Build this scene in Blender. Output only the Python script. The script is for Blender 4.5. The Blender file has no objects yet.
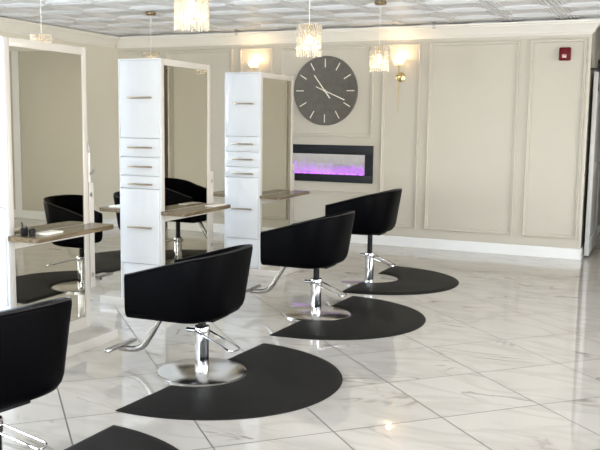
import bpy, bmesh, math, random
from mathutils import Vector, Matrix
random.seed(7)
PI = math.pi
SC = bpy.context.scene
COL = SC.collection

# ------------------------------------------------------------------ materials
def new_mat(name):
    m = bpy.data.materials.new(name); m.use_nodes = True
    nt = m.node_tree
    b = nt.nodes.get('Principled BSDF')
    return m, nt, b

def N(nt, typ, **kw):
    n = nt.nodes.new(typ)
    for k, v in kw.items(): setattr(n, k, v)
    return n

def pmat(name, col, rough=.5, metal=0., var=.04, scale=12., bump=0., bscale=None, coat=0., spec=.5, rvar=.03):
    """principled paint / metal with a little procedural variation"""
    m, nt, b = new_mat(name)
    L = nt.links
    tc = N(nt, 'ShaderNodeTexCoord')
    nz = N(nt, 'ShaderNodeTexNoise'); nz.inputs['Scale'].default_value = scale; nz.inputs['Detail'].default_value = 3
    L.new(tc.outputs['Object'], nz.inputs['Vector'])
    mx = N(nt, 'ShaderNodeMix', data_type='RGBA')
    mx.inputs['A'].default_value = tuple(c*(1-var) for c in col)+(1,)
    mx.inputs['B'].default_value = tuple(min(1, c*(1+var)) for c in col)+(1,)
    L.new(nz.outputs['Fac'], mx.inputs['Factor'])
    L.new(mx.outputs['Result'], b.inputs['Base Color'])
    mr = N(nt, 'ShaderNodeMapRange'); mr.inputs['To Min'].default_value = max(0, rough-rvar); mr.inputs['To Max'].default_value = rough+rvar
    L.new(nz.outputs['Fac'], mr.inputs['Value']); L.new(mr.outputs['Result'], b.inputs['Roughness'])
    b.inputs['Metallic'].default_value = metal
    b.inputs['Specular IOR Level'].default_value = spec
    b.inputs['Coat Weight'].default_value = coat
    b.inputs['Coat Roughness'].default_value = .04
    if bump:
        n2 = N(nt, 'ShaderNodeTexNoise'); n2.inputs['Scale'].default_value = bscale or scale*6; n2.inputs['Detail'].default_value = 4
        L.new(tc.outputs['Object'], n2.inputs['Vector'])
        bp = N(nt, 'ShaderNodeBump'); bp.inputs['Strength'].default_value = bump; bp.inputs['Distance'].default_value = .003
        L.new(n2.outputs['Fac'], bp.inputs['Height']); L.new(bp.outputs['Normal'], b.inputs['Normal'])
    return m

M = {}
M['wall'] = pmat('greige wall paint', (.60, .56, .48), .55, var=.02, scale=3, bump=.08, bscale=180, spec=.35)
M['wall_left'] = pmat('lightened wall paint', (.75, .715, .61), .55, var=.02, scale=3, bump=.08, bscale=180, spec=.35)  # the wall paint made lighter here, in place of light this side lacks
M['trim'] = pmat('greige trim paint', (.62, .58, .50), .4, var=.015, scale=4, spec=.4)
M['crown'] = pmat('cream crown paint', (.84, .81, .74), .4, var=.015, scale=4)
M['base'] = pmat('white baseboard paint', (.90, .90, .895), .35, var=.01, scale=4)
M['hall'] = pmat('taupe hall paint', (.40, .34, .28), .6, var=.03, scale=3)
M['gap'] = pmat('unlit joint filler', (.02, .02, .02), .8)
M['ceil'] = pmat('pressed ceiling tile', (.74, .745, .755), .40, var=.04, scale=5, spec=.3)
M['lacquer'] = pmat('white high gloss lacquer', (.64, .65, .665), .07, var=.01, scale=3, coat=.4, rvar=.02)
M['frame'] = pmat('warm white mirror frame', (.54, .505, .46), .2, var=.015, scale=5)
M['handle'] = pmat('brushed bronze handle', (.40, .34, .26), .3, metal=1, var=.06, scale=60)
M['leather'] = pmat('black leather', (.0015, .0015, .002), .40, var=.2, scale=25, bump=.12, bscale=350, spec=.025)
M['piping'] = pmat('black leather piping', (.012, .011, .011), .35, var=.2, scale=25)
M['chrome'] = pmat('polished chrome', (.60, .60, .61), .08, metal=1, var=.02, scale=20, rvar=.02)
M['disc'] = pmat('polished steel plate', (.78, .77, .75), .18, metal=1, var=.03, scale=9, rvar=.02)
M['brushed'] = pmat('brushed steel tube', (.44, .43, .42), .24, metal=1, var=.08, scale=40)
M['black'] = pmat('black plastic', (.006, .006, .007), .4, var=.1, spec=.2)
M['mat'] = pmat('black rubber', (.013, .0125, .0115), .55, var=.18, scale=9, bump=.25, bscale=260, spec=.13)
M['gold'] = pmat('polished brass', (.78, .60, .30), .18, metal=1, var=.05, scale=30)
M['darkbrass'] = pmat('dark bronze canopy', (.32, .25, .15), .3, metal=1, var=.08, scale=30)
M['cord'] = pmat('clear pale cord', (.80, .78, .74), .4)
M['clock'] = pmat('dark grey concrete clock face', (.128, .120, .104), .6, var=.30, scale=16, bump=.2, bscale=60)
M['clockrim'] = pmat('charcoal clock rim', (.05, .048, .044), .5, var=.1)
M['clockmark'] = pmat('pale champagne metal', (.86, .80, .68), .35, metal=.2)
M['fireframe'] = pmat('black glass frame', (.008, .011, .015), .45, var=.1, spec=.3)
M['red'] = pmat('red alarm plastic', (.14, .004, .010), .4, spec=.15, var=.08)
M['strobe'] = pmat('clear strobe lens', (.60, .40, .40), .15, coat=.5)
M['paper'] = pmat('white paper', (.84, .81, .75), .6, var=.02)
M['door'] = pmat('white painted door', (.52, .52, .515), .35, var=.015)
M['iron'] = pmat('white iron barrel', (.82, .80, .78), .25)
M['grey'] = pmat('grey metal', (.35, .34, .33), .35, metal=.6)

def wood_mat():
    m, nt, b = new_mat('oak shelf board'); L = nt.links
    tc = N(nt, 'ShaderNodeTexCoord'); mp = N(nt, 'ShaderNodeMapping'); mp.inputs['Scale'].default_value = (34, 2.2, 30)
    L.new(tc.outputs['Object'], mp.inputs['Vector'])
    nz = N(nt, 'ShaderNodeTexNoise'); nz.inputs['Scale'].default_value = 1.6; nz.inputs['Detail'].default_value = 6; nz.inputs['Distortion'].default_value = .7
    L.new(mp.outputs['Vector'], nz.inputs['Vector'])
    cr = N(nt, 'ShaderNodeValToRGB')
    cr.color_ramp.elements[0].position = .3; cr.color_ramp.elements[0].color = (.085, .06, .033, 1)
    cr.color_ramp.elements[1].position = .72; cr.color_ramp.elements[1].color = (.23, .175, .11, 1)
    L.new(nz.outputs['Fac'], cr.inputs['Fac']); L.new(cr.outputs['Color'], b.inputs['Base Color'])
    b.inputs['Roughness'].default_value = .22
    return m
M['wood'] = wood_mat()

def mirror_mat():
    m, nt, b = new_mat('mirror glass'); L = nt.links
    tc = N(nt, 'ShaderNodeTexCoord'); nz = N(nt, 'ShaderNodeTexNoise'); nz.inputs['Scale'].default_value = 2
    L.new(tc.outputs['Object'], nz.inputs['Vector'])
    mx = N(nt, 'ShaderNodeMix', data_type='RGBA'); mx.inputs['A'].default_value = (.58, .555, .475, 1); mx.inputs['B'].default_value = (.59, .565, .485, 1)
    L.new(nz.outputs['Fac'], mx.inputs['Factor']); L.new(mx.outputs['Result'], b.inputs['Base Color'])
    b.inputs['Metallic'].default_value = 1; b.inputs['Roughness'].default_value = .008
    return m
M['mirror'] = mirror_mat()

TILE = .61; TX, TY = -1.42, 4.48       # floor tiles are laid on the diagonal; one joint crossing is here
def floor_mat():
    m, nt, b = new_mat('polished white marble tile'); L = nt.links
    def mth(op, a, c=None):
        n = N(nt, 'ShaderNodeMath', operation=op)
        for i, v in enumerate((a, c)):
            if v is None: continue
            if isinstance(v, (int, float)): n.inputs[i].default_value = v
            else: L.new(v, n.inputs[i])
        return n.outputs[0]
    geo = N(nt, 'ShaderNodeNewGeometry'); sp = N(nt, 'ShaderNodeSeparateXYZ'); L.new(geo.outputs['Position'], sp.inputs[0])
    x = mth('SUBTRACT', sp.outputs['X'], TX); y = mth('SUBTRACT', sp.outputs['Y'], TY)
    k = math.sqrt(.5)/TILE
    u = mth('MULTIPLY', mth('ADD', x, y), k); v = mth('MULTIPLY', mth('SUBTRACT', x, y), k)
    def edge(t):
        f = mth('FRACT', t); return mth('MINIMUM', f, mth('SUBTRACT', 1.0, f))
    d = mth('MINIMUM', edge(u), edge(v))
    grout = mth('LESS_THAN', d, .0038/TILE)
    cid = N(nt, 'ShaderNodeCombineXYZ'); L.new(mth('FLOOR', u), cid.inputs[0]); L.new(mth('FLOOR', v), cid.inputs[1])
    wn = N(nt, 'ShaderNodeTexWhiteNoise', noise_dimensions='3D'); L.new(cid.outputs[0], wn.inputs['Vector'])
    sc = N(nt, 'ShaderNodeVectorMath', operation='SCALE'); L.new(wn.outputs['Color'], sc.inputs[0]); sc.inputs['Scale'].default_value = 23
    ad = N(nt, 'ShaderNodeVectorMath', operation='ADD'); L.new(geo.outputs['Position'], ad.inputs[0]); L.new(sc.outputs[0], ad.inputs[1])
    mp = N(nt, 'ShaderNodeMapping'); mp.inputs['Rotation'].default_value = (0, 0, .5); mp.inputs['Scale'].default_value = (1, 2.2, 1)
    L.new(ad.outputs[0], mp.inputs['Vector'])
    def vein(scale, width, dist, detail):
        n = N(nt, 'ShaderNodeTexNoise'); n.inputs['Scale'].default_value = scale; n.inputs['Detail'].default_value = detail
        n.inputs['Roughness'].default_value = .55; n.inputs['Distortion'].default_value = dist
        L.new(mp.outputs['Vector'], n.inputs['Vector'])
        a = mth('ABSOLUTE', mth('SUBTRACT', n.outputs['Fac'], .5))
        r = N(nt, 'ShaderNodeMapRange'); r.inputs['From Min'].default_value = 0; r.inputs['From Max'].default_value = width
        r.inputs['To Min'].default_value = 1; r.inputs['To Max'].default_value = 0
        L.new(a, r.inputs['Value']); return r.outputs['Result']
    cl = N(nt, 'ShaderNodeTexNoise'); cl.inputs['Scale'].default_value = 1.5; cl.inputs['Detail'].default_value = 2; L.new(mp.outputs['Vector'], cl.inputs['Vector'])
    gate = N(nt, 'ShaderNodeMapRange'); gate.inputs['From Min'].default_value = .48; gate.inputs['From Max'].default_value = .66; L.new(cl.outputs['Fac'], gate.inputs['Value'])
    v1 = mth('MULTIPLY', vein(.75, .014, 1.0, 4), gate.outputs['Result'])
    v2 = mth('MULTIPLY', vein(1.3, .07, .6, 2), .16)
    vv = mth('MINIMUM', mth('ADD', mth('MULTIPLY', v1, .75), v2), 1)
    base = N(nt, 'ShaderNodeMix', data_type='RGBA'); base.inputs['A'].default_value = (.61, .575, .525, 1); base.inputs['B'].default_value = (.24, .205, .17, 1)
    L.new(vv, base.inputs['Factor'])
    g = N(nt, 'ShaderNodeMix', data_type='RGBA'); g.inputs['B'].default_value = (.13, .115, .095, 1)
    L.new(grout, g.inputs['Factor']); L.new(base.outputs['Result'], g.inputs['A'])
    L.new(g.outputs['Result'], b.inputs['Base Color'])
    b.inputs['IOR'].default_value = 1.75
    ro = mth('ADD', .03, mth('MULTIPLY', grout, .4)); L.new(ro, b.inputs['Roughness'])
    wv = N(nt, 'ShaderNodeTexNoise'); wv.inputs['Scale'].default_value = 5; L.new(geo.outputs['Position'], wv.inputs['Vector'])
    bp = N(nt, 'ShaderNodeBump'); bp.inputs['Strength'].default_value = .025; bp.inputs['Distance'].default_value = .01
    L.new(wv.outputs['Fac'], bp.inputs['Height']); L.new(bp.outputs['Normal'], b.inputs['Normal'])
    return m
M['floor'] = floor_mat()

def crystal_mat():
    m, nt, b = new_mat('cut crystal strands'); L = nt.links
    out = nt.nodes['Material Output']; nt.nodes.remove(b)
    tc = N(nt, 'ShaderNodeTexCoord'); nz = N(nt, 'ShaderNodeTexNoise'); nz.inputs['Scale'].default_value = 90
    L.new(tc.outputs['Object'], nz.inputs['Vector'])
    tr = N(nt, 'ShaderNodeBsdfTranslucent'); tr.inputs['Color'].default_value = (.75, .73, .68, 1)
    df = N(nt, 'ShaderNodeBsdfDiffuse'); df.inputs['Color'].default_value = (.80, .78, .73, 1)
    gl = N(nt, 'ShaderNodeBsdfGlossy'); gl.inputs['Roughness'].default_value = .08; gl.inputs['Color'].default_value = (.95, .93, .9, 1)
    tp = N(nt, 'ShaderNodeBsdfTransparent'); tp.inputs['Color'].default_value = (.97, .95, .90, 1)
    a = N(nt, 'ShaderNodeMixShader'); a.inputs[0].default_value = .4; L.new(tr.outputs[0], a.inputs[1]); L.new(df.outputs[0], a.inputs[2])
    c = N(nt, 'ShaderNodeMixShader'); c.inputs[0].default_value = .25; L.new(a.outputs[0], c.inputs[1]); L.new(gl.outputs[0], c.inputs[2])
    mr = N(nt, 'ShaderNodeMapRange'); mr.inputs['To Min'].default_value = .2; mr.inputs['To Max'].default_value = .7; L.new(nz.outputs['Fac'], mr.inputs['Value'])
    e = N(nt, 'ShaderNodeMixShader'); L.new(mr.outputs[0], e.inputs[0]); L.new(c.outputs[0], e.inputs[1]); L.new(tp.outputs[0], e.inputs[2])
    L.new(e.outputs[0], out.inputs['Surface'])
    return m
M['crystal'] = crystal_mat()

def glass_mat(name, col, tmin=.8):
    """thin pane: clear, with a fresnel reflection"""
    m, nt, b = new_mat(name); L = nt.links
    out = nt.nodes['Material Output']; nt.nodes.remove(b)
    tp = N(nt, 'ShaderNodeBsdfTransparent'); tp.inputs['Color'].default_value = col+(1,)
    gl = N(nt, 'ShaderNodeBsdfGlossy'); gl.inputs['Roughness'].default_value = .02
    fr = N(nt, 'ShaderNodeFresnel'); fr.inputs['IOR'].default_value = 1.5
    tc = N(nt, 'ShaderNodeTexCoord'); nz = N(nt, 'ShaderNodeTexNoise'); nz.inputs['Scale'].default_value = 3; L.new(tc.outputs['Object'], nz.inputs['Vector'])
    bp = N(nt, 'ShaderNodeBump'); bp.inputs['Strength'].default_value = .01; L.new(nz.outputs['Fac'], bp.inputs['Height']); L.new(bp.outputs['Normal'], gl.inputs['Normal'])
    x = N(nt, 'ShaderNodeMixShader'); L.new(fr.outputs[0], x.inputs[0]); L.new(tp.outputs[0], x.inputs[1]); L.new(gl.outputs[0], x.inputs[2])
    L.new(x.outputs[0], out.inputs['Surface'])
    return m
M['pane'] = glass_mat('window glass', (.96, .98, 1.))
M['shadeglass'] = glass_mat('sconce glass', (1., .96, .90))

def emit_mat(name, col, s):
    m, nt, b = new_mat(name); L = nt.links
    tc = N(nt, 'ShaderNodeTexCoord'); nz = N(nt, 'ShaderNodeTexNoise'); nz.inputs['Scale'].default_value = 4; L.new(tc.outputs['Object'], nz.inputs['Vector'])
    mr = N(nt, 'ShaderNodeMapRange'); mr.inputs['To Min'].default_value = s*.95; mr.inputs['To Max'].default_value = s*1.05
    L.new(nz.outputs['Fac'], mr.inputs['Value'])
    b.inputs['Base Color'].default_value = col+(1,); b.inputs['Emission Color'].default_value = col+(1,)
    L.new(mr.outputs[0], b.inputs['Emission Strength'])
    return m
M['bulb'] = emit_mat('warm lit bulb', (1., .84, .58), 3.2)
M['ember'] = emit_mat('violet lit glass embers', (.62, .22, .95), .5)

def fire_mat():
    """the lit screen of an electric fireplace: violet flames along the bottom under a pale glow standing in for the room reflected in the glass"""
    m, nt, b = new_mat('electric flame screen'); L = nt.links
    tc = N(nt, 'ShaderNodeTexCoord'); sp = N(nt, 'ShaderNodeSeparateXYZ'); L.new(tc.outputs['Generated'], sp.inputs[0])
    mp = N(nt, 'ShaderNodeMapping'); mp.inputs['Scale'].default_value = (34, 1, 2.6); L.new(tc.outputs['Generated'], mp.inputs['Vector'])
    nz = N(nt, 'ShaderNodeTexNoise'); nz.inputs['Scale'].default_value = 1.; nz.inputs['Detail'].default_value = 4; nz.inputs['Distortion'].default_value = .8
    L.new(mp.outputs['Vector'], nz.inputs['Vector'])
    w = N(nt, 'ShaderNodeTexNoise'); w.inputs['Scale'].default_value = 2.3; L.new(tc.outputs['Generated'], w.inputs['Vector'])
    def mth(op, a, c):
        n = N(nt, 'ShaderNodeMath', operation=op)
        for i, v in enumerate((a, c)):
            if isinstance(v, (int, float)): n.inputs[i].default_value = v
            else: L.new(v, n.inputs[i])
        return n.outputs[0]
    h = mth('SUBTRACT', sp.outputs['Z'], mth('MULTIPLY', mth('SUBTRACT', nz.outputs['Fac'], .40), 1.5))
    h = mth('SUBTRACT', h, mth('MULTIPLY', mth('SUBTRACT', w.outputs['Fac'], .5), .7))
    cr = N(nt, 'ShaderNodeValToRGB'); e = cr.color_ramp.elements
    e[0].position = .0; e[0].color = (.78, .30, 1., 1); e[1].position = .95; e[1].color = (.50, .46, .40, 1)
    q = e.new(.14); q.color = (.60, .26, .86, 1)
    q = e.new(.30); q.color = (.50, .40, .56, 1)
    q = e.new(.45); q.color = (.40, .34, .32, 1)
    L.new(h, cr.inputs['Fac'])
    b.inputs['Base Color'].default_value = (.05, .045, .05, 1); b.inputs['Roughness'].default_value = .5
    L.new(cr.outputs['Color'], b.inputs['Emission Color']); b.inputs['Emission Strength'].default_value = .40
    return m
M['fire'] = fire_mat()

# ------------------------------------------------------------------ mesh builder
class MB:
    def __init__(s): s.bm = bmesh.new()
    def box(s, lo, hi, bev=0., seg=2):
        g = bmesh.ops.create_cube(s.bm, size=1.)
        vs = g['verts']
        c = [(a+b)/2 for a, b in zip(lo, hi)]; d = [abs(b-a) for a, b in zip(lo, hi)]
        for v in vs: v.co = Vector((c[0]+v.co.x*d[0], c[1]+v.co.y*d[1], c[2]+v.co.z*d[2]))
        if bev:
            es = list({e for v in vs for e in v.link_edges})
            bmesh.ops.bevel(s.bm, geom=es, offset=bev, segments=seg, profile=.5, affect='EDGES')
        return s
    def ring(s, pts): return [s.bm.verts.new(p) for p in pts]
    def bridge(s, a, b, closed=True):
        n = len(a)
        for i in range(n if closed else n-1):
            j = (i+1) % n
            s.bm.faces.new((a[i], a[j], b[j], b[i]))
    def tube(s, path, r, seg=10, cap=True, closed=False):
        path = [Vector(p) for p in path]; n = len(path)
        rs = r if isinstance(r, (list, tuple)) else [r]*n
        rings = []; ref = None
        for i, p in enumerate(path):
            if closed: t = path[(i+1) % n]-path[i-1]
            else: t = (path[min(i+1, n-1)]-path[max(i-1, 0)])
            t.normalize()
            if ref is None:
                ref = t.cross(Vector((0, 0, 1)))
                if ref.length < .1: ref = t.cross(Vector((1, 0, 0)))
            ref = (ref-t*ref.dot(t)).normalized(); bn = t.cross(ref)
            rings.append(s.ring([p+(ref*math.cos(2*PI*k/seg)+bn*math.sin(2*PI*k/seg))*rs[i] for k in range(seg)]))
        for i in range(n-1): s.bridge(rings[i], rings[i+1])
        if closed: s.bridge(rings[-1], rings[0])
        elif cap:
            s.bm.faces.new(list(reversed(rings[0]))); s.bm.faces.new(rings[-1])
        return s
    def lathe(s, prof, seg=40, c=(0, 0, 0), axis='z'):
        rings = []
        for r, z in prof:
            pts = []
            for k in range(seg):
                a = 2*PI*k/seg; x, y = r*math.cos(a), r*math.sin(a)
                p = (x, y, z) if axis == 'z' else ((x, -z, y) if axis == '-y' else (z, x, y))
                pts.append(Vector(p)+Vector(c))
            rings.append(s.ring(pts))
        for i in range(len(rings)-1): s.bridge(rings[i], rings[i+1])
        s.bm.faces.new(list(reversed(rings[0]))); s.bm.faces.new(rings[-1])
        return s
    def layers(s, polys):
        """closed loops (same count) joined bottom to top and capped"""
        rings = [s.ring(p) for p in polys]
        for i in range(len(rings)-1): s.bridge(rings[i], rings[i+1])
        s.bm.faces.new(list(reversed(rings[0]))); s.bm.faces.new(rings[-1])
        return s
    def profile_run(s, pts, a, b):
        """an extruded profile: pts are offsets added at a and at b"""
        ra = s.ring([Vector(a)+Vector(p) for p in pts]); rb = s.ring([Vector(b)+Vector(p) for p in pts])
        s.bridge(ra, rb); s.bm.faces.new(list(reversed(ra))); s.bm.faces.new(rb)
        return s
    def build(s, name, mat, parent=None, loc=(0, 0, 0), smooth=True, ang=40):
        bmesh.ops.recalc_face_normals(s.bm, faces=s.bm.faces[:])
        me = bpy.data.meshes.new(name); s.bm.to_mesh(me); s.bm.free()
        me.materials.append(mat)
        if smooth:
            for p in me.polygons: p.use_smooth = True
            me.set_sharp_from_angle(angle=math.radians(ang))
        o = bpy.data.objects.new(name, me); COL.objects.link(o)
        o.location = loc
        if parent: o.parent = parent
        return o

def thing(name, label, cat, loc=(0, 0, 0), rz=0., group=None):
    o = bpy.data.objects.new(name, None); COL.objects.link(o)
    o.empty_display_size = .1
    o.location = loc; o.rotation_euler = (0, 0, rz)
    o['label'] = label; o['category'] = cat
    if group: o['group'] = group
    return o
def tag(o, label, cat, group=None):
    o['label'] = label; o['category'] = cat
    if group: o['group'] = group
    return o
def struct(name, mb, mat, smooth=False):
    o = mb.build(name, mat, smooth=smooth); o['kind'] = 'structure'; return o
def dup(root, loc, rz, label):
    r = root.copy(); COL.objects.link(r); r.location = loc; r.rotation_euler = (0, 0, rz); r['label'] = label
    for ch in list(root.children):
        c = ch.copy(); COL.objects.link(c); c.parent = r
        for g in list(ch.children):
            d = g.copy(); COL.objects.link(d); d.parent = c
    return r

# ------------------------------------------------------------------ the room
XL, XR, YF, YB, ZC = -7.24, 3.2, -3.2, 9.79, 2.70
CX = -.86                    # the corner where the panelled wall ends at the passage
HY = 12.6                    # end of the passage
struct('floor', MB().box((XL-.15, YF-.15, -.1), (XR+.15, HY+.15, 0)), M['floor'])
struct('wall_back', MB().box((XL-.12, YB, 0), (CX, YB+.12, ZC)), M['wall'])
struct('wall_passage', MB().box((CX-.12, YB+.12, 0), (CX, HY, ZC)), M['wall'])
struct('wall_passage_end', MB().box((CX-.12, HY, 0), (XR+.12, HY+.12, ZC)), M['hall'])
struct('wall_back_right', MB().box((.15, YB, 0), (XR+.12, YB+.12, ZC)), M['wall'])
struct('wall_passage_right', MB().box((.15, YB+.12, 0), (.27, HY, ZC)), M['wall'])

def wall_with_holes(name, axis, pos, thick, u0, u1, holes):
    """a wall in plane axis=pos, with rectangular holes (u0,u1,z0,z1)"""
    mb = MB()
    def bx(ua, ub, za, zb):
        if ub-ua < 1e-4 or zb-za < 1e-4: return
        if axis == 'x': mb.box((min(pos, pos+thick), ua, za), (max(pos, pos+thick), ub, zb))
        else: mb.box((ua, min(pos, pos+thick), za), (ub, max(pos, pos+thick), zb))
    cur = u0
    for (a, b, z0, z1) in sorted(holes):
        bx(cur, a, 0, ZC); bx(a, b, 0, z0); bx(a, b, z1, ZC); cur = b
    bx(cur, u1, 0, ZC)
    struct(name, mb, M['wall_left'] if name == 'wall_left' else M['wall'])
WN = [0]
def window(axis, pos, thick, a, b, z0, z1, nx, nz):
    WN[0] += 1
    root = bpy.data.objects.new('window_%d' % WN[0], None); COL.objects.link(root); root['kind'] = 'structure'
    mid = pos+thick*.5; f = MB(); t = .025
    def bx(m, ua, ub, za, zb, hw):
        if axis == 'x': m.box((mid-hw, ua, za), (mid+hw, ub, zb))
        else: m.box((ua, mid-hw, za), (ub, mid+hw, zb))
    bx(f, a, a+.05, z0, z1, .04); bx(f, b-.05, b, z0, z1, .04); bx(f, a+.05, b-.05, z0, z0+.05, .04); bx(f, a+.05, b-.05, z1-.05, z1, .04)
    for i in range(1, nx):
        u = a+(b-a)*i/nx; bx(f, u-t/2, u+t/2, z0+.05, z1-.05, .02)
    for i in range(1, nz):
        z = z0+(z1-z0)*i/nz; bx(f, a+.05, b-.05, z-t/2, z+t/2, .019)
    f.build('window_frame', M['base'], root, smooth=False)
    g = MB(); bx(g, a+.05, b-.05, z0+.05, z1-.05, .002)
    g.build('pane', M['pane'], root, smooth=False)
front_holes = [(-6.3, -4.1, .5, 2.4), (-3.4, -.9, .5, 2.4), (-.2, 2.4, .5, 2.4)]
wall_with_holes('wall_front', 'y', YF, -.12, XL-.12, XR+.12, front_holes)
for h in front_holes: window('y', YF, -.12, *h, 4, 3)
left_holes = [(-1.6, 2.2, .8, 2.35), (3.4, 6.4, .9, 2.35)]  # second window is unseen, added to rake light across the mouldings
wall_with_holes('wall_left', 'x', XL, -.12, YF, YB, left_holes)
for h in left_holes: window('x', XL, -.12, *h, 6, 3)
right_holes = [(-2.7, -.3, .4, 2.5), (.3, 2.7, .4, 2.5), (3.3, 5.7, .4, 2.5), (6.3, 8.7, .4, 2.5)]  # unseen windows, added to spread light evenly down the room
wall_with_holes('wall_right', 'x', XR, .12, YF, YB, right_holes)
for h in right_holes: window('x', XR, .12, *h, 4, 3)

# ceiling: pressed tiles, each with nested raised squares
def ceiling():
    mb = MB(); s = .61
    mb.box((XL-.12, YF-.12, ZC+.012), (XR+.12, HY+.12, ZC+.09))
    prof = [(0, 0.), (.012, 0.), (.014, .009), (.042, .009), (.046, -.003), (.056, -.003), (.060, .009), (.080, .009), (.083, -.001), (.092, -.001),
            (.095, .009), (.114, .009), (.117, .001), (.125, .001), (.128, .009), (.19, .009), (.20, .005), (.215, .005), (.225, .009)]
    x0, y0 = -2.65-s/2, 7.79-s/2
    i0 = math.floor((XL-x0)/s); i1 = math.ceil((XR-x0)/s); j0 = math.floor((YF-y0)/s); j1 = math.ceil((HY-y0)/s)
    for i in range(i0, i1):
        for j in range(j0, j1):
            ax, ay = max(x0+i*s, XL), max(y0+j*s, YF); bx_, by_ = min(x0+i*s+s, XR), min(y0+j*s+s, HY)
            prev = None
            for d, h in prof:
                xs = (max(x0+i*s+d, ax), min(x0+i*s+s-d, bx_)); ys = (max(y0+j*s+d, ay), min(y0+j*s+s-d, by_))
                z = ZC+h
                r = mb.ring([(xs[0], ys[0], z), (xs[1], ys[0], z), (xs[1], ys[1], z), (xs[0], ys[1], z)])
                if prev: mb.bridge(prev, r)
                prev = r
            mb.bm.faces.new(prev)
    return struct('ceiling', mb, M['ceil'])
ceiling()

TN = [0]
def trim(mb, mat, smooth=False):
    TN[0] += 1
    return struct('trim_%d' % TN[0], mb, mat, smooth)
# crown moulding (a stepped cove), a finger of dark gap left above it
def crown_pts(sx, sy):
    """profile as (out from wall, z)"""
    pr = [(0, 2.535), (.012, 2.535), (.018, 2.548), (.03, 2.556), (.045, 2.585), (.085, 2.635), (.098, 2.645), (.10, 2.656), (.115, 2.664), (.118, 2.682), (0, 2.682)]
    return [(sx*o, sy*o, z) for o, z in pr]
def back_crown():
    mb = MB(); pr = [(-y, z) for _, y, z in crown_pts(0, -1)]
    a = mb.ring([(XL, YB-.001-o, z) for o, z in pr]); b = mb.ring([(CX+o, YB-.001-o, z) for o, z in pr])   # returned at the corner
    c = mb.ring([(CX+o, YB+.03, z) for o, z in pr])
    mb.bridge(a, b); mb.bridge(b, c); mb.bm.faces.new(list(reversed(a))); mb.bm.faces.new(c)
    trim(mb, M['crown'])
back_crown()
trim(MB().profile_run(crown_pts(1, 0), (XL+.001, YF, 0), (XL+.001, YB-.12, 0)), M['crown'])
trim(MB().profile_run(crown_pts(0, -1), (.15, YB-.001, 0), (XR, YB-.001, 0)), M['crown'])
# picture rail under the crown frieze
trim(MB().box((XL+.002, YB-.007, 2.505), (CX+.006, YB-.001, 2.535)), M['trim'])
def base_pts(sx, sy):
    pr = [(0, 0), (.016, 0), (.016, .105), (.012, .116), (.006, .122), (0, .122)]
    return [(sx*o, sy*o, z) for o, z in pr]
def baseboard(name, *a): return struct(name, MB().profile_run(*a), M['base'])
baseboard('baseboard_back', base_pts(0, -1), (XL, YB-.001, 0), (CX+.016, YB-.001, 0))
baseboard('baseboard_left', base_pts(1, 0), (XL+.001, YF, 0), (XL+.001, YB-.02, 0))
baseboard('baseboard_passage', base_pts(1, 0), (CX+.001, YB, 0), (CX+.001, HY, 0))
baseboard('baseboard_back_right', base_pts(0, -1), (.15, YB-.001, 0), (XR, YB-.001, 0))
baseboard('baseboard_passage_end', base_pts(0, -1), (CX+.02, HY-.001, 0), (.149, HY-.001, 0))
# corner bead of the panelled wall
trim(MB().box((CX-.022, YB-.008, .122), (CX+.006, YB-.001, 2.505), .002), M['trim'])

def panel_frame(x0, x1, z0, z1, w=.038):
    """a mitred picture-frame moulding on the back wall"""
    mb = MB(); y = YB
    pr = [(0, .0), (.0, .024), (.004, .029), (.010, .029), (.014, .022), (.016, .013), (.028, .012), (.032, .016), (w-.006, .016), (w-.002, .010), (w, .0)]     # (inwards, out of the wall)
    rings = []
    for o, h in pr:
        rings.append(mb.ring([(x0+o, y-h-.0005, z0+o), (x1-o, y-h-.0005, z0+o), (x1-o, y-h-.0005, z1-o), (x0+o, y-h-.0005, z1-o)]))
    for i in range(len(rings)-1): mb.bridge(rings[i], rings[i+1])
    mb.bridge(rings[-1], rings[0])
    return trim(mb, M['trim'])
panel_frame(-4.665, -3.395, 1.345, 2.48)
panel_frame(-4.665, -3.395, .235, .645)
panel_frame(-3.275, -2.80, .235, 2.48)
panel_frame(-5.26, -4.785, .235, 2.48)
panel_frame(-2.69, -1.63, .235, 2.485)
panel_frame(-6.43, -5.38, .235, 2.48)
panel_frame(-1.51, -.90, .235, 2.49)
panel_frame(-7.15, -6.55, .235, 2.48)
# casing beyond the right edge of the photograph, seen only in the mirrors
trim(MB().box((1.80, YB-.02, 0), (1.93, YB-.001, 2.66), .004).box((2.05, YB-.02, 0), (2.11, YB-.001, 2.66), .004), M['base'])

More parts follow.
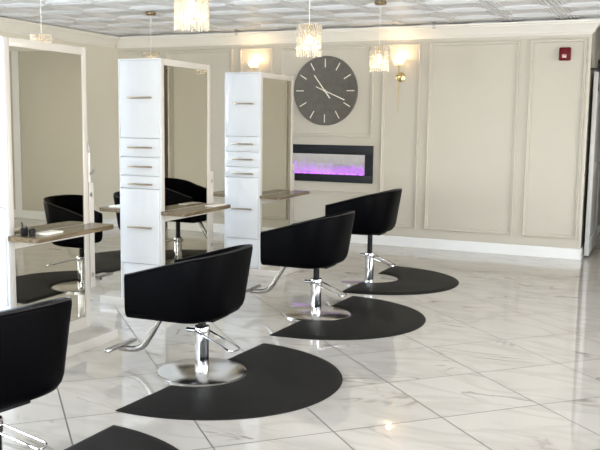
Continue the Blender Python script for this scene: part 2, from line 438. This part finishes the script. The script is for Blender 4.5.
# ------------------------------------------------------------------ styling stations
SW, SL, SH = .394, .765, 1.992
def make_station(label):
    r = thing('styling_station', label, 'salon station', group='white styling stations')
    hx = .190; ho = SW/2                                      # core half-width, half-width over the mirror frames
    # local frame: y runs from the drawer front (0) to the far end, x = +-.2 are the two mirror faces
    MB().box((-ho-.216, -.0, 0), (ho+.216, SL+.02, .07), .004).build('plinth', M['frame'], r)
    c = MB().box((-hx, .022, .07), (hx, SL, SH), .002)
    c.box((-ho, 0, .07), (-ho+.014, .0215, SH), .001); c.box((ho-.014, 0, .07), (ho, .0215, SH), .001)
    c.box((-ho+.0145, 0, SH-.012), (ho-.0145, .0215, SH), .001)
    c.build('carcass', M['lacquer'], r)
    def front(name, z0, z1, hz=None, dy=0.):
        o = MB().box((-ho+.0155, dy, z0+.0015), (ho-.0155, .0205, z1-.0015), .0018).build(name, M['lacquer'], r)
        if hz is not None:
            h = MB().box((-.10, dy-.032, hz-.0075), (.13, dy-.020, hz+.0075), .002)
            h.box((-.08, dy-.0205, hz-.004), (-.072, dy+.0005, hz+.004)).box((.10, dy-.0205, hz-.004), (.108, dy+.0005, hz+.004))
            h.build('handle', M['handle'], o)
        return o
    front('upper_door', 1.375, SH-.013, 1.69)
    front('drawer', 1.225, 1.372, 1.30); front('drawer', 1.077, 1.222, 1.15); front('drawer', .975, 1.074, 1.01)
    front('lower_door', .37, .972, .665, -.012)
    front('lower_panel', .09, .367, None, .006)
    for s in (1, -1):
        X = lambda a: s*a
        def bx(m, xa, xb, y0, y1, z0, z1, bev=.002): m.box((min(X(xa), X(xb)), y0, z0), (max(X(xa), X(xb)), y1, z1), bev)
        f = MB(); o1 = ho
        bx(f, hx, o1, .0225, .055, .07, SH); bx(f, hx, o1, SL-.045, SL, .07, SH)
        bx(f, hx, o1, .0555, SL-.0455, SH-.05, SH); bx(f, hx, o1, .0555, SL-.0455, .07, .15); bx(f, hx, o1, .0555, SL-.0455, .715, .80)
        f.build('mirror_frame', M['frame'], r)
        m = MB(); bx(m, hx+.0003, hx+.001, .056, SL-.046, .8005, SH-.0505, 0); m.build('upper_mirror', M['mirror'], r, smooth=False)
        m = MB(); bx(m, hx+.0003, hx+.001, .056, SL-.046, .1505, .7145, 0); m.build('lower_mirror', M['mirror'], r, smooth=False)
        # shelf board, its free corners rounded
        pts = []
        xo, y0, y1, rr = ho+.222, -.005, SL+.045, .035
        pts.append((ho+.0005, y0))
        for k in range(7): a = -PI/2+k*PI/12; pts.append((xo-rr+rr*math.cos(a), y0+rr+rr*math.sin(a)))
        for k in range(7): a = k*PI/12; pts.append((xo-rr-.03+rr*math.cos(a), y1-rr+rr*math.sin(a)))
        pts.append((ho+.0005, y1))
        sh = MB()
        cxm, cym = ho+.11, SL/2
        def lay(z, ins): return [Vector((s*(cxm+(px-cxm)*(1-ins/.12)), cym+(py-cym)*(1-ins/.4), z)) for px, py in pts]
        sh.layers([lay(.770, .002), lay(.772, 0), lay(.798, 0), lay(.80, .002)])
        sh.build('shelf', M['wood'], r, ang=30)
    h = MB().box((-.02, SL+.0205, .34), (ho-.012, SL+.075, 1.08), .004).box((.02, SL+.0005, .5), (.08, SL+.0205, .9)).build('tool_holder', M['frame'], r)
    for z in (.995, .43):
        MB().lathe([(.008, 0), (.016, 0), (.016, .03), (.008, .03)], 16, (hx-.035, SL+.045, z), axis='x').build('holder_ring', M['black'], h)
    return r
ST_X = -3.800
st = make_station('tall white salon station nearest the camera, with a black cup on its shelf')
st.location = (ST_X-.029, 3.785, 0)
dup(st, (ST_X-.024, 5.43, 0), 0, 'middle white salon station, with only white papers on its shelf')
dup(st, (ST_X-.018, 7.135, 0), 0, 'farthest white salon station, standing in front of the back wall')

# things on the shelves
def cup():
    r = thing('comb_cup', 'small black cup of combs on the nearest wooden shelf', 'cup', (-3.56, 3.845, .8005))
    MB().lathe([(.018, 0), (.021, .004), (.023, .046), (.021, .048), (.018, .008), (.001, .008)], 24).build('cup', M['black'], r)
    MB().lathe([(.016, 0), (.019, .003), (.020, .040), (.018, .042), (.016, .006), (.001, .006)], 20, (.030, .035, 0)).build('small_cup', M['black'], r)
    MB().tube([(-.008, 0, .01), (-.013, .0, .05), (-.020, .0, .085)], [.005, .006, .004], 8).build('comb', M['black'], r)
    MB().tube([(.008, .006, .01), (.010, .010, .062)], .004, 8).build('comb', M['black'], r)
cup()
def sheets(label, x, y, rz, w, l, t=.006, z=.8005):
    mb = MB().box((-w/2, -l/2, 0), (w/2, l/2, t), .001)
    o = mb.build('paper_stack', M['paper']); o.location = (x, y, z); o.rotation_euler = (0, 0, rz)
    return tag(o, label, 'paper')
sheets('white papers lying beside the black cup on the nearest shelf', -3.51, 4.01, .06, .09, .16, .010)
sheets('white papers lying on the shelf of the middle salon station', -3.505, 6.08, .03, .09, .22, .007)
sheets('white papers on the middle station shelf facing the left wall', -4.13, 5.62, .02, .12, .24, .010)
def iron():
    r = thing('curling_iron', 'white curling iron standing upright at the end of the nearest station', 'curling iron', (-3.660, 4.592, 1.0805))
    MB().lathe([(.010, 0), (.012, .004), (.011, .20), (.009, .205)], 16).build('barrel', M['iron'], r)
    MB().lathe([(.010, .2055), (.011, .215), (.010, .27), (.005, .28)], 16).build('tip', M['grey'], r)
    MB().tube([(.012, .0, .055), (.030, .004, .068), (.042, .006, .090)], [.006, .009, .007], 8).build('thumb_lever', M['grey'], r)
iron()

# ------------------------------------------------------------------ salon chairs (front = -x)
def outline(n_arm=7, n_back=28):
    """plan line of the tub, from one arm front round the back to the other"""
    xf, xs, hy, xb = -.345, .0, .30, .208
    pts = [(xf+(xs-xf)*i/n_arm, -hy) for i in range(n_arm)]
    e = 2/2.6
    for i in range(n_back+1):
        a = -PI/2+PI*i/n_back
        c, s_ = math.cos(a), math.sin(a)
        pts.append((xs+xb*max(c, 0)**e, hy*math.copysign(abs(s_)**e, s_)))
    pts += [(xs-(xs-xf)*(i+1)/n_arm, hy) for i in range(n_arm)]
    return [Vector((x, y, 0)) for x, y in pts]
def normals(P):
    out = []
    for i in range(len(P)):
        t = (P[min(i+1, len(P)-1)]-P[max(i-1, 0)]).normalized(); out.append(Vector((t.y, -t.x, 0)))
    return out
def top_z(x): return .268+.170*max(0, min(1, (x+.335)/.60))
SEAT0 = .355
def make_chair(label):
    r = thing('salon_chair', label, 'salon chair', group='black salon chairs')
    P = outline(); NN = normals(P)
    def flare(p, z):
        bk = max(0, min(1, (p.x+.05)/.28)); return (.006+.072*bk)*(z/.44)
    mb = MB(); rings = []; topline = []
    for p, n in zip(P, NN):
        zt = top_z(p.x)
        bk = max(0, min(1, (p.x-.02)/.22))
        lift = .025*bk                                       # the underside turns up at the back
        prof = [(.10, 0+lift*.3), (.055, .0+lift*.4), (.022, .010+lift*.6), (.006, .03+lift), (0, .062+lift), (0, zt*.55), (0, zt-.022), (.005, zt-.008), (.016, zt-.001), (.028, zt), (.042, zt-.005), (.050, zt-.02), (.054, zt*.6), (.062, .10)]
        rings.append(mb.ring([Vector((0, 0, SEAT0))+p-n*d+n*flare(p, z)+Vector((0, 0, z)) for d, z in prof]))
        topline.append(Vector((0, 0, SEAT0))+p+n*(flare(p, zt)-.008)+Vector((0, 0, zt-.003)))
    for i in range(len(rings)-1): mb.bridge(rings[i], rings[i+1], closed=False)
    mb.bm.faces.new(rings[0]); mb.bm.faces.new(list(reversed(rings[-1])))
    mb.bm.faces.new([q[0] for q in rings])
    mb.build('tub_shell', M['leather'], r, ang=50)
    MB().tube(topline, .0045, 6).build('piping', M['piping'], r)
    # seat cushion
    def cush(ins, z):
        q = [Vector((p.x, p.y, 0))-n*ins for p, n in zip(P, NN)]
        return [Vector((max(v.x, -.345-.012+ (ins-.064)), v.y, SEAT0+z)) for v in q]
    MB().layers([cush(.075, .03), cush(.066, .04), cush(.064, .12), cush(.070, .142), cush(.09, .155), cush(.14, .163)]).build('seat_cushion', M['leather'], r, ang=60)
    # under-seat plate and piston
    u = MB().box((-.13, -.10, SEAT0-.014), (.13, .10, SEAT0+.004), .004); u.build('seat_plate', M['black'], r)
    MB().lathe([(.024, .27), (.024, SEAT0-.013)], 20).build('piston', M['black'], r)
    col = MB().lathe([(.042, .0125), (.042, .255), (.048, .258), (.048, .285), (.044, .29), (.03, .292)], 32).build('column', M['chrome'], r)
    MB().lathe([(.040, 0), (.0475, .002), (.0475, .022), (.040, .024)], 24, (0, 0, .232)).build('collar', M['brushed'], col)
    MB().lathe([(.265, 0), (.27, .003), (.27, .009), (.262, .0125), (.001, .0135)], 72).build('base_plate', M['disc'], r)
    # pump lever: a long bent loop
    a = Vector((.0, -.075, .272)); d = Vector((.95, -.31, 0)).normalized(); w = Vector((-d.y, d.x, 0))
    e = d*.29+Vector((0, 0, -.072))
    lp = []
    p0, p1 = a-w*.0+Vector((0, -.0, 0)), a+w*.085
    lp = [p0-d*.01, p0+e*.5, p0+e*.94, p0+e*.985+w*.012, p0+e+w*.03, p0+e+w*.055, p0+e*.985+w*.073, p0+e*.94+w*.085, p1+e*.5, p1+e*.12]
    MB().tube(lp, .0055, 8).build('pump_lever', M['chrome'], r)
    MB().lathe([(.010, -.03), (.014, -.028), (.014, .03), (.010, .032)], 14, (-.055, -.035, .265), axis='x').build('lever_pivot', M['chrome'], r)
    # footrest: bent tube and crossbar
    pth = [(-.255, 0, SEAT0+.01), (-.285, 0, .31), (-.36, 0, .19)]
    pth += [(-.385, 0, .150), (-.405, 0, .125), (-.43, 0, .105), (-.465, 0, .092), (-.50, 0, .086)]
    pth += [(-.54, 0, .084), (-.585, 0, .084)]
    fr = MB().tube(pth, .020, 14).build('footrest', M['brushed'], r)
    MB().box((-.600, -.155, .088), (-.560, .155, .112), .008).build('foot_bar', M['brushed'], fr)
    return r
def shift_seat(c, dz):
    for ch in c.children:
        n = ch.name.split('.')[0]
        if n in ('tub_shell', 'piping', 'seat_cushion', 'seat_plate', 'footrest'): ch.location.z = dz
        if n == 'piston':
            ch.scale.z = (SEAT0-.013+dz-.27)/(SEAT0-.013-.27); ch.location.z = .27-.27*ch.scale.z
ch0 = make_chair('black salon chair in the foreground, cut off by the left edge of the photo')
R_ = math.radians
ch0.location = (-2.465, 2.44, 0); ch0.rotation_euler = (0, 0, R_(-10)); 
spots = [(-2.50, 4.17, R_(2), 0., 'second black salon chair from the camera, its seat set lowest of the row'),
         (-2.485, 5.895, R_(0), .05, 'third black salon chair from the camera, its base plate reflecting violet light'),
         (-2.555, 7.37, R_(0), .13, 'fourth and farthest black salon chair, its seat pumped highest before the panelled wall'),
         (-5.14, 5.90, PI+R_(-4), .03, 'black salon chair behind the nearest station, seen past its shelf end'),
         (-5.17, 7.40, PI, -.03, 'black salon chair by the left wall, mostly hidden by the middle station')]
chairs = [ch0]
for x, y, rz, dz, lb in spots:
    c = dup(ch0, (x, y, 0), rz, lb); chairs.append(c); shift_seat(c, dz)
shift_seat(ch0, .01)
for ch in ch0.children:                      # its pump lever points more to the right than its seat
    if ch.name.startswith('pump_lever'): ch.rotation_euler.z = R_(40); ch.scale = (.8, .8, 1)

# anti-fatigue mats: D shape with a round bite for the chair base (straight edge at x=0, bulge to +x)
def make_mat(label):
    hl, dp, rc = .770, .875, .285
    def loop(ins, z):
        pts = []
        n = 40
        y1 = hl-ins*1.6
        for i in range(n+1):                                  # outer curve from -y tip to +y tip
            a = -PI/2+PI*i/n
            c, s_ = math.cos(a), math.sin(a)
            e = 2/2.08
            pts.append((max(ins, ins+ (dp-2*ins)*max(c, 0)**e), y1*math.copysign(abs(s_)**e, s_)))
        y2 = math.sqrt(max((rc+ins)**2-ins**2, 0))
        for i in range(17):                                   # bite from +y round to -y
            a = math.acos(max(-1, min(1, ins/(rc+ins))))
            t = a-2*a*i/16
            pts.append(((rc+ins)*math.cos(t), (rc+ins)*math.sin(t)))
        return [Vector((x, y, z)) for x, y in pts]
    o = MB().layers([loop(.001, .0005), loop(0, .003), loop(.002, .006), loop(.035, .019), loop(.042, .020)]).build('floor_mat', M['mat'], ang=25)
    return tag(o, label, 'floor mat', 'black floor mats under the salon chairs')
m0 = make_mat('black half-round rubber mat in the bottom left foreground, cut off by the photo edge')
m0.location = (-2.46, 2.44, 0); m0.rotation_euler = (0, 0, R_(-2))
for x, y, rz, lb in [(-2.505, 4.15, R_(-3.5), 'large black half-round rubber mat under the second chair from the camera'),
                     (-2.49, 5.90, R_(-2), 'black half-round rubber mat under the third chair from the camera'),
                     (-2.62, 7.55, R_(0), 'black half-round rubber mat under the farthest chair, nearest the back wall'),
                     (-5.10, 5.90, PI, 'black rubber mat behind the nearest station, only its pointed tip showing'),
                     (-5.02, 7.36, PI, 'black rubber mat between the middle station and the left wall')]:
    o = m0.copy(); COL.objects.link(o); o.location = (x, y, 0); o.rotation_euler = (0, 0, rz); o['label'] = lb

# ------------------------------------------------------------------ crystal pendants
def make_pendant(label):
    r = thing('pendant_lamp', label, 'pendant lamp', group='crystal pendant lamps')
    # origin on the ceiling, everything hangs below
    MB().lathe([(.052, 0), (.058, -.006), (.058, -.03), (.05, -.036), (.006, -.038)], 28).build('canopy', M['darkbrass'], r)
    MB().tube([(0, 0, -.037), (0, 0, -.43)], .0028, 8).build('cord', M['cord'], r)
    k = MB().lathe([(.084, -.442), (.085, -.444), (.082, -.446), (.014, -.446), (.014, -.442)], 40).build('shade_ring', M['gold'], r)
    MB().lathe([(.013, -.447), (.015, -.455), (.015, -.505), (.012, -.51)], 16).build('lamp_socket', M['gold'], r)
    MB().lathe([(.010, -.511), (.018, -.525), (.025, -.55), (.022, -.575), (.01, -.588)], 16).build('bulb', M['bulb'], r)
    c = MB()
    for rad, nn, z0, z1, ph in ((.093, 30, -.432, -.68, 0.), (.074, 22, -.447, -.655, .1)):
        for i in range(nn):
            a = 2*PI*i/nn+ph; x, y = rad*math.cos(a), rad*math.sin(a)
            nb = 5; L_ = (z0-z1)/nb
            off = .004*math.sin(i*2.3)
            for b in range(nb):
                za = z0-b*L_+off*(b > 0); h = L_*.94
                c.tube([(x, y, za), (x, y, za-h*.18), (x, y, za-h*.82), (x, y, za-h)], [.003, .0074, .0074, .003], 5)
    f = c.build('crystal_fringe', M['crystal'], r, smooth=False); f['kind'] = 'stuff'
    return r
PX1, PX2 = -2.60, -5.26
p0 = make_pendant('crystal pendant lamp hanging lowest and largest at the top edge of the photo')
p0.location = (PX1+.09, 4.08, ZC)
for x, y, lb in [(PX1+.0, 5.95, 'crystal pendant lamp hanging just above the top of the round clock'),
                 (PX1-.05, 7.79, 'crystal pendant lamp hanging right of the clock, beside the brass wall light'),
                 (PX2+.06, 5.9, 'crystal pendant lamp at the far left, behind the top of the nearest mirror'),
                 (PX2-.02, 7.73, 'crystal pendant lamp showing just above the top of the middle station')]:
    dup(p0, (x, y, ZC), 0, lb)
def lamp(name, kind, loc, power, col, **kw):
    d = bpy.data.lights.new(name, kind); d.energy = power; d.color = col
    for k, v in kw.items(): setattr(d, k, v)
    o = bpy.data.objects.new(name, d); COL.objects.link(o); o.location = loc; return o
WARM = (1., .86, .64)
for x, y in ((PX1+.09, 4.08), (PX1, 5.95), (PX1-.05, 7.79), (PX2+.06, 5.9), (PX2-.02, 7.73)):
    lamp('pendant_light', 'POINT', (x, y, ZC-.61), .65, WARM, shadow_soft_size=.02)

# ------------------------------------------------------------------ wall lights
def make_sconce(label):
    r = thing('wall_light', label, 'wall light', group='brass wall lights')
    # origin at the boss on the wall, wall is at +y
    MB().lathe([(.055, 0), (.06, .004), (.058, .014), (.03, .022), (.012, .024)], 28, axis='-y').build('back_plate', M['gold'], r)
    MB().tube([(0, -.022, 0), (0, -.085, 0)], .009, 10).lathe([(.006, -.022), (.020, -.014), (.024, 0), (.020, .014), (.006, .022)], 18, (0, -.09, 0)).build('arm', M['gold'], r)
    MB().tube([(0, -.09, -.42), (0, -.09, -.02)], .005, 8).tube([(0, -.09, .02), (0, -.09, .125)], .006, 8).build('rod', M['gold'], r)
    MB().lathe([(.008, .125), (.03, .128), (.033, .136), (.012, .142), (.012, .16), (.005, .162)], 20, (0, -.09, 0)).build('lamp_cup', M['gold'], r)
    MB().lathe([(.008, .163), (.016, .170), (.020, .19), (.014, .21), (.004, .218)], 16, (0, -.09, 0)).build('bulb', M['bulb'], r)
    mb = MB(); ri = []
    for rr, z in ((.034, .137), (.055, .145), (.068, .17), (.080, .215), (.078, .215), (.066, .172), (.053, .148), (.034, .140)):
        ri.append(mb.ring([(rr*math.cos(2*PI*k/28), -.09+rr*math.sin(2*PI*k/28), z) for k in range(28)]))
    for i in range(len(ri)-1): mb.bridge(ri[i], ri[i+1])
    mb.build('glass_shade', M['crystal'], r)
    return r
s0 = make_sconce('brass wall light with a long thin rod on the panel right of the clock')
s0.location = (-3.045, YB-.001, 2.085)
dup(s0, (-5.02, YB-.001, 2.085), 0, 'brass wall light glowing above the farthest white station')
for x in (-3.045, -5.02): lamp('wall_light_glow', 'POINT', (x, YB-.12, 2.31), 1.1, (1., .70, .38), shadow_soft_size=.03)

# ------------------------------------------------------------------ clock
def clock():
    r = thing('wall_clock', 'large round dark grey wall clock with pale hour marks and hands', 'clock', (-4.035, YB, 1.925))
    R0 = .437
    MB().lathe([(R0-.004, .001), (R0, .004), (R0, .03), (R0-.006, .034), (R0-.012, .031), (.001, .031)], 96, axis='-y').build('clock_face', M['clock'], r)
    def bar(name, ang, r0, r1, w, y, par):
        mb = MB().box((-w/2, y-.004, r0), (w/2, y, r1), .0008)
        o = mb.build(name, M['clockmark'], par); o.rotation_euler = (0, ang, 0); return o
    for k in range(12): bar('hour_mark', k*PI/6, .295, .40, .0125, -.0312, r)
    bar('minute_hand', R_(113), -.13, .295, .012, -.042, r)
    bar('hour_hand', R_(-37), -.12, .245, .014, -.037, r)
    MB().lathe([(.014, .0315), (.014, .047), (.010, .048)], 18, axis='-y').build('hub', M['clockmark'], r)
clock()

# ------------------------------------------------------------------ fireplace
def fireplace():
    r = thing('electric_fireplace', 'long black electric fireplace with violet flames below the clock', 'fireplace', (-4.03, YB, .77))
    w, h, d = .655, .47, .055
    fl, fb, ft = .095, .095, .115
    f = MB()
    f.box((-w, -d, 0), (w, -.001, fb), .003).box((-w, -d, h-ft), (w, -.001, h), .003)
    f.box((-w, -d, fb), (-w+fl, -.001, h-ft)).box((w-fl, -d, fb), (w, -.001, h-ft))
    f.build('frame', M['fireframe'], r)
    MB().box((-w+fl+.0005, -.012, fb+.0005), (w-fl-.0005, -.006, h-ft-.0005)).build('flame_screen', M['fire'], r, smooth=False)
    e = MB()
    for i in range(120):
        x = random.uniform(-w+fl+.02, w-fl-.02); s = random.uniform(.006, .012); y = random.uniform(-.04, -.024)
        e.tube([(x, y, fb+.001), (x+random.uniform(-.003, .003), y, fb+.001+s), (x, y, fb+.001+2*s)], [s*.6, s, s*.3], 5)
    o = e.build('ember_bed', M['ember'], r, smooth=False); o['kind'] = 'stuff'
    MB().box((-w+fl+.0005, -.050, fb+.0005), (w-fl-.0005, -.047, h-ft-.0005)).build('front_glass', M['pane'], r, smooth=False)
fireplace()

# ------------------------------------------------------------------ fire alarm, sprinklers, sliding door
def alarm():
    r = thing('fire_alarm', 'red fire alarm with a clear strobe, high on the right of the panelled wall', 'fire alarm', (-1.13, YB, 2.32))
    MB().box((-.062, -.052, -.072), (.062, -.001, .072), .012, 3).build('housing', M['red'], r)
    MB().box((-.028, -.060, -.046), (.022, -.0525, -.004), .006, 2).build('strobe', M['strobe'], r)
    g = MB()
    for k in range(4): g.box((-.03, -.0545, .028+k*.009), (.03, -.0525, .032+k*.009))
    g.build('sounder_grille', M['red'], r)
alarm()
def sprinkler(label, x, y):
    r = thing('sprinkler_head', label, 'sprinkler', (x, y, ZC-.001), group='ceiling sprinklers')
    MB().lathe([(.03, -.0), (.034, -.003), (.026, -.010), (.009, -.012), (.009, -.035), (.004, -.036)], 20).build('escutcheon', M['grey'], r)
    MB().tube([(-.012, 0, -.034), (-.014, 0, -.052), (0, 0, -.064), (.014, 0, -.052), (.012, 0, -.034)], .003, 6).lathe([(.004, -.063), (.022, -.066), (.022, -.069), (.004, -.070)], 16).build('deflector', M['grey'], r)
    return r
sprinkler('small ceiling sprinkler above the wall light behind the farthest station', -5.19, 9.52)
sprinkler('small ceiling sprinkler above the wall light right of the clock', -2.59, 9.56)

def sliding_door():
    x0, x1, ya, yb, za, zb = CX+.038, CX+.088, 9.92, 11.0, .03, 2.13
    r = thing('sliding_door', 'white panelled sliding door hung on a black rail round the right corner', 'door', (x0, ya, 0))
    w, l = x1-x0, yb-ya
    MB().box((.008, .08, za+.08), (w-.012, l-.08, zb-.08)).build('door_panel', M['door'], r, smooth=False)
    s = MB()
    s.box((0, 0, za), (w, .11, zb), .003).box((0, l-.11, za), (w, l, zb), .003)
    for z0, z1 in ((za, za+.2), (.98, 1.1), (zb-.13, zb)): s.box((.001, .111, z0), (w-.001, l-.111, z1), .003)
    s.build('door_frame', M['door'], r)
    for y in (.012, l-.14):
        h = MB().box((w+.0005, y, zb-.22), (w+.007, y+.045, zb+.06), .002)
        h.lathe([(.03, -.001), (.062, 0), (.062, .022), (.03, .024)], 24, (w-.012, y+.022, zb+.075), axis='x')
        h.build('roller_hanger', M['black'], r)
    MB().box((w-.012, -.03, zb+.012), (w-.004, l+1.0, zb+.05)).box((-.036, -.02, zb+.02), (w-.012, .0, zb+.04)).box((-.036, l+.5, zb+.02), (w-.012, l+.52, zb+.04)).build('rail', M['black'], r)
sliding_door()

# ------------------------------------------------------------------ daylight and added fills
w = bpy.data.worlds.new('daylight'); SC.world = w; w.use_nodes = True
nt = w.node_tree; bg = nt.nodes['Background']
sky = nt.nodes.new('ShaderNodeTexSky'); sky.sky_type = 'NISHITA'; sky.sun_disc = False; sky.sun_elevation = R_(42); sky.sun_rotation = R_(120)
nt.links.new(sky.outputs[0], bg.inputs['Color']); bg.inputs['Strength'].default_value = .22
def area(name, loc, rot, sx, sy, power, col):
    o = lamp(name, 'AREA', loc, power, col, shape='RECTANGLE', size=sx, size_y=sy)
    o.rotation_euler = rot; return o
COOL = (.90, .95, 1.); NEUT = (1., .95, .88)
for a, b, z0, z1 in front_holes:
    area('window_daylight', ((a+b)/2, YF-.2, (z0+z1)/2), (R_(90), 0, 0), b-a, z1-z0, (150 if a < -1 else 115)*(b-a)/2.4, COOL if a < -4 else (1., .97, .92))
for (a, b, z0, z1), pw in zip(left_holes, (72, 110)):  # the second lamp is fill through the added window
    area('window_daylight', (XL-.2, (a+b)/2, (z0+z1)/2), (R_(90), 0, R_(-90)), b-a, z1-z0, pw, (.84, .92, 1.))
for (a, b, z0, z1), pw in zip(right_holes, (10, 40, 105, 60)):  # fill light through the added right-hand windows
    area('window_daylight', (XR+.2, (a+b)/2, (z0+z1)/2), (R_(90), 0, R_(90)), b-a, z1-z0, pw, NEUT)

lamp('passage_fill', 'POINT', (-.3, 11.6, 2.4), .8, (1., .93, .82), shadow_soft_size=.15)  # added fill that brightens the passage; no fixture hangs here

# ------------------------------------------------------------------ camera
yaw, pit, rol, H = -0.419978689, 0.122402733, -0.0130417846, 1.5
f = Vector((math.sin(yaw)*math.cos(pit), math.cos(yaw)*math.cos(pit), -math.sin(pit)))
rr = Vector((math.cos(yaw), -math.sin(yaw), 0)); dd = f.cross(rr)
r2 = math.cos(rol)*rr+math.sin(rol)*dd; d2 = -math.sin(rol)*rr+math.cos(rol)*dd
cam = bpy.data.cameras.new('camera'); co = bpy.data.objects.new('camera', cam); COL.objects.link(co)
mw = Matrix.Identity(4)
for i in range(3):
    mw[i][0] = r2[i]; mw[i][1] = -d2[i]; mw[i][2] = -f[i]
mw[2][3] = H
co.matrix_world = mw
cam.sensor_width = 36; cam.lens = 820/600*36; cam.clip_start = .05
SC.camera = co
vs = SC.view_settings
vs.view_transform = 'Standard'; vs.look = 'None'; vs.gamma = 1; vs.use_curve_mapping = False; vs.exposure = 1.20
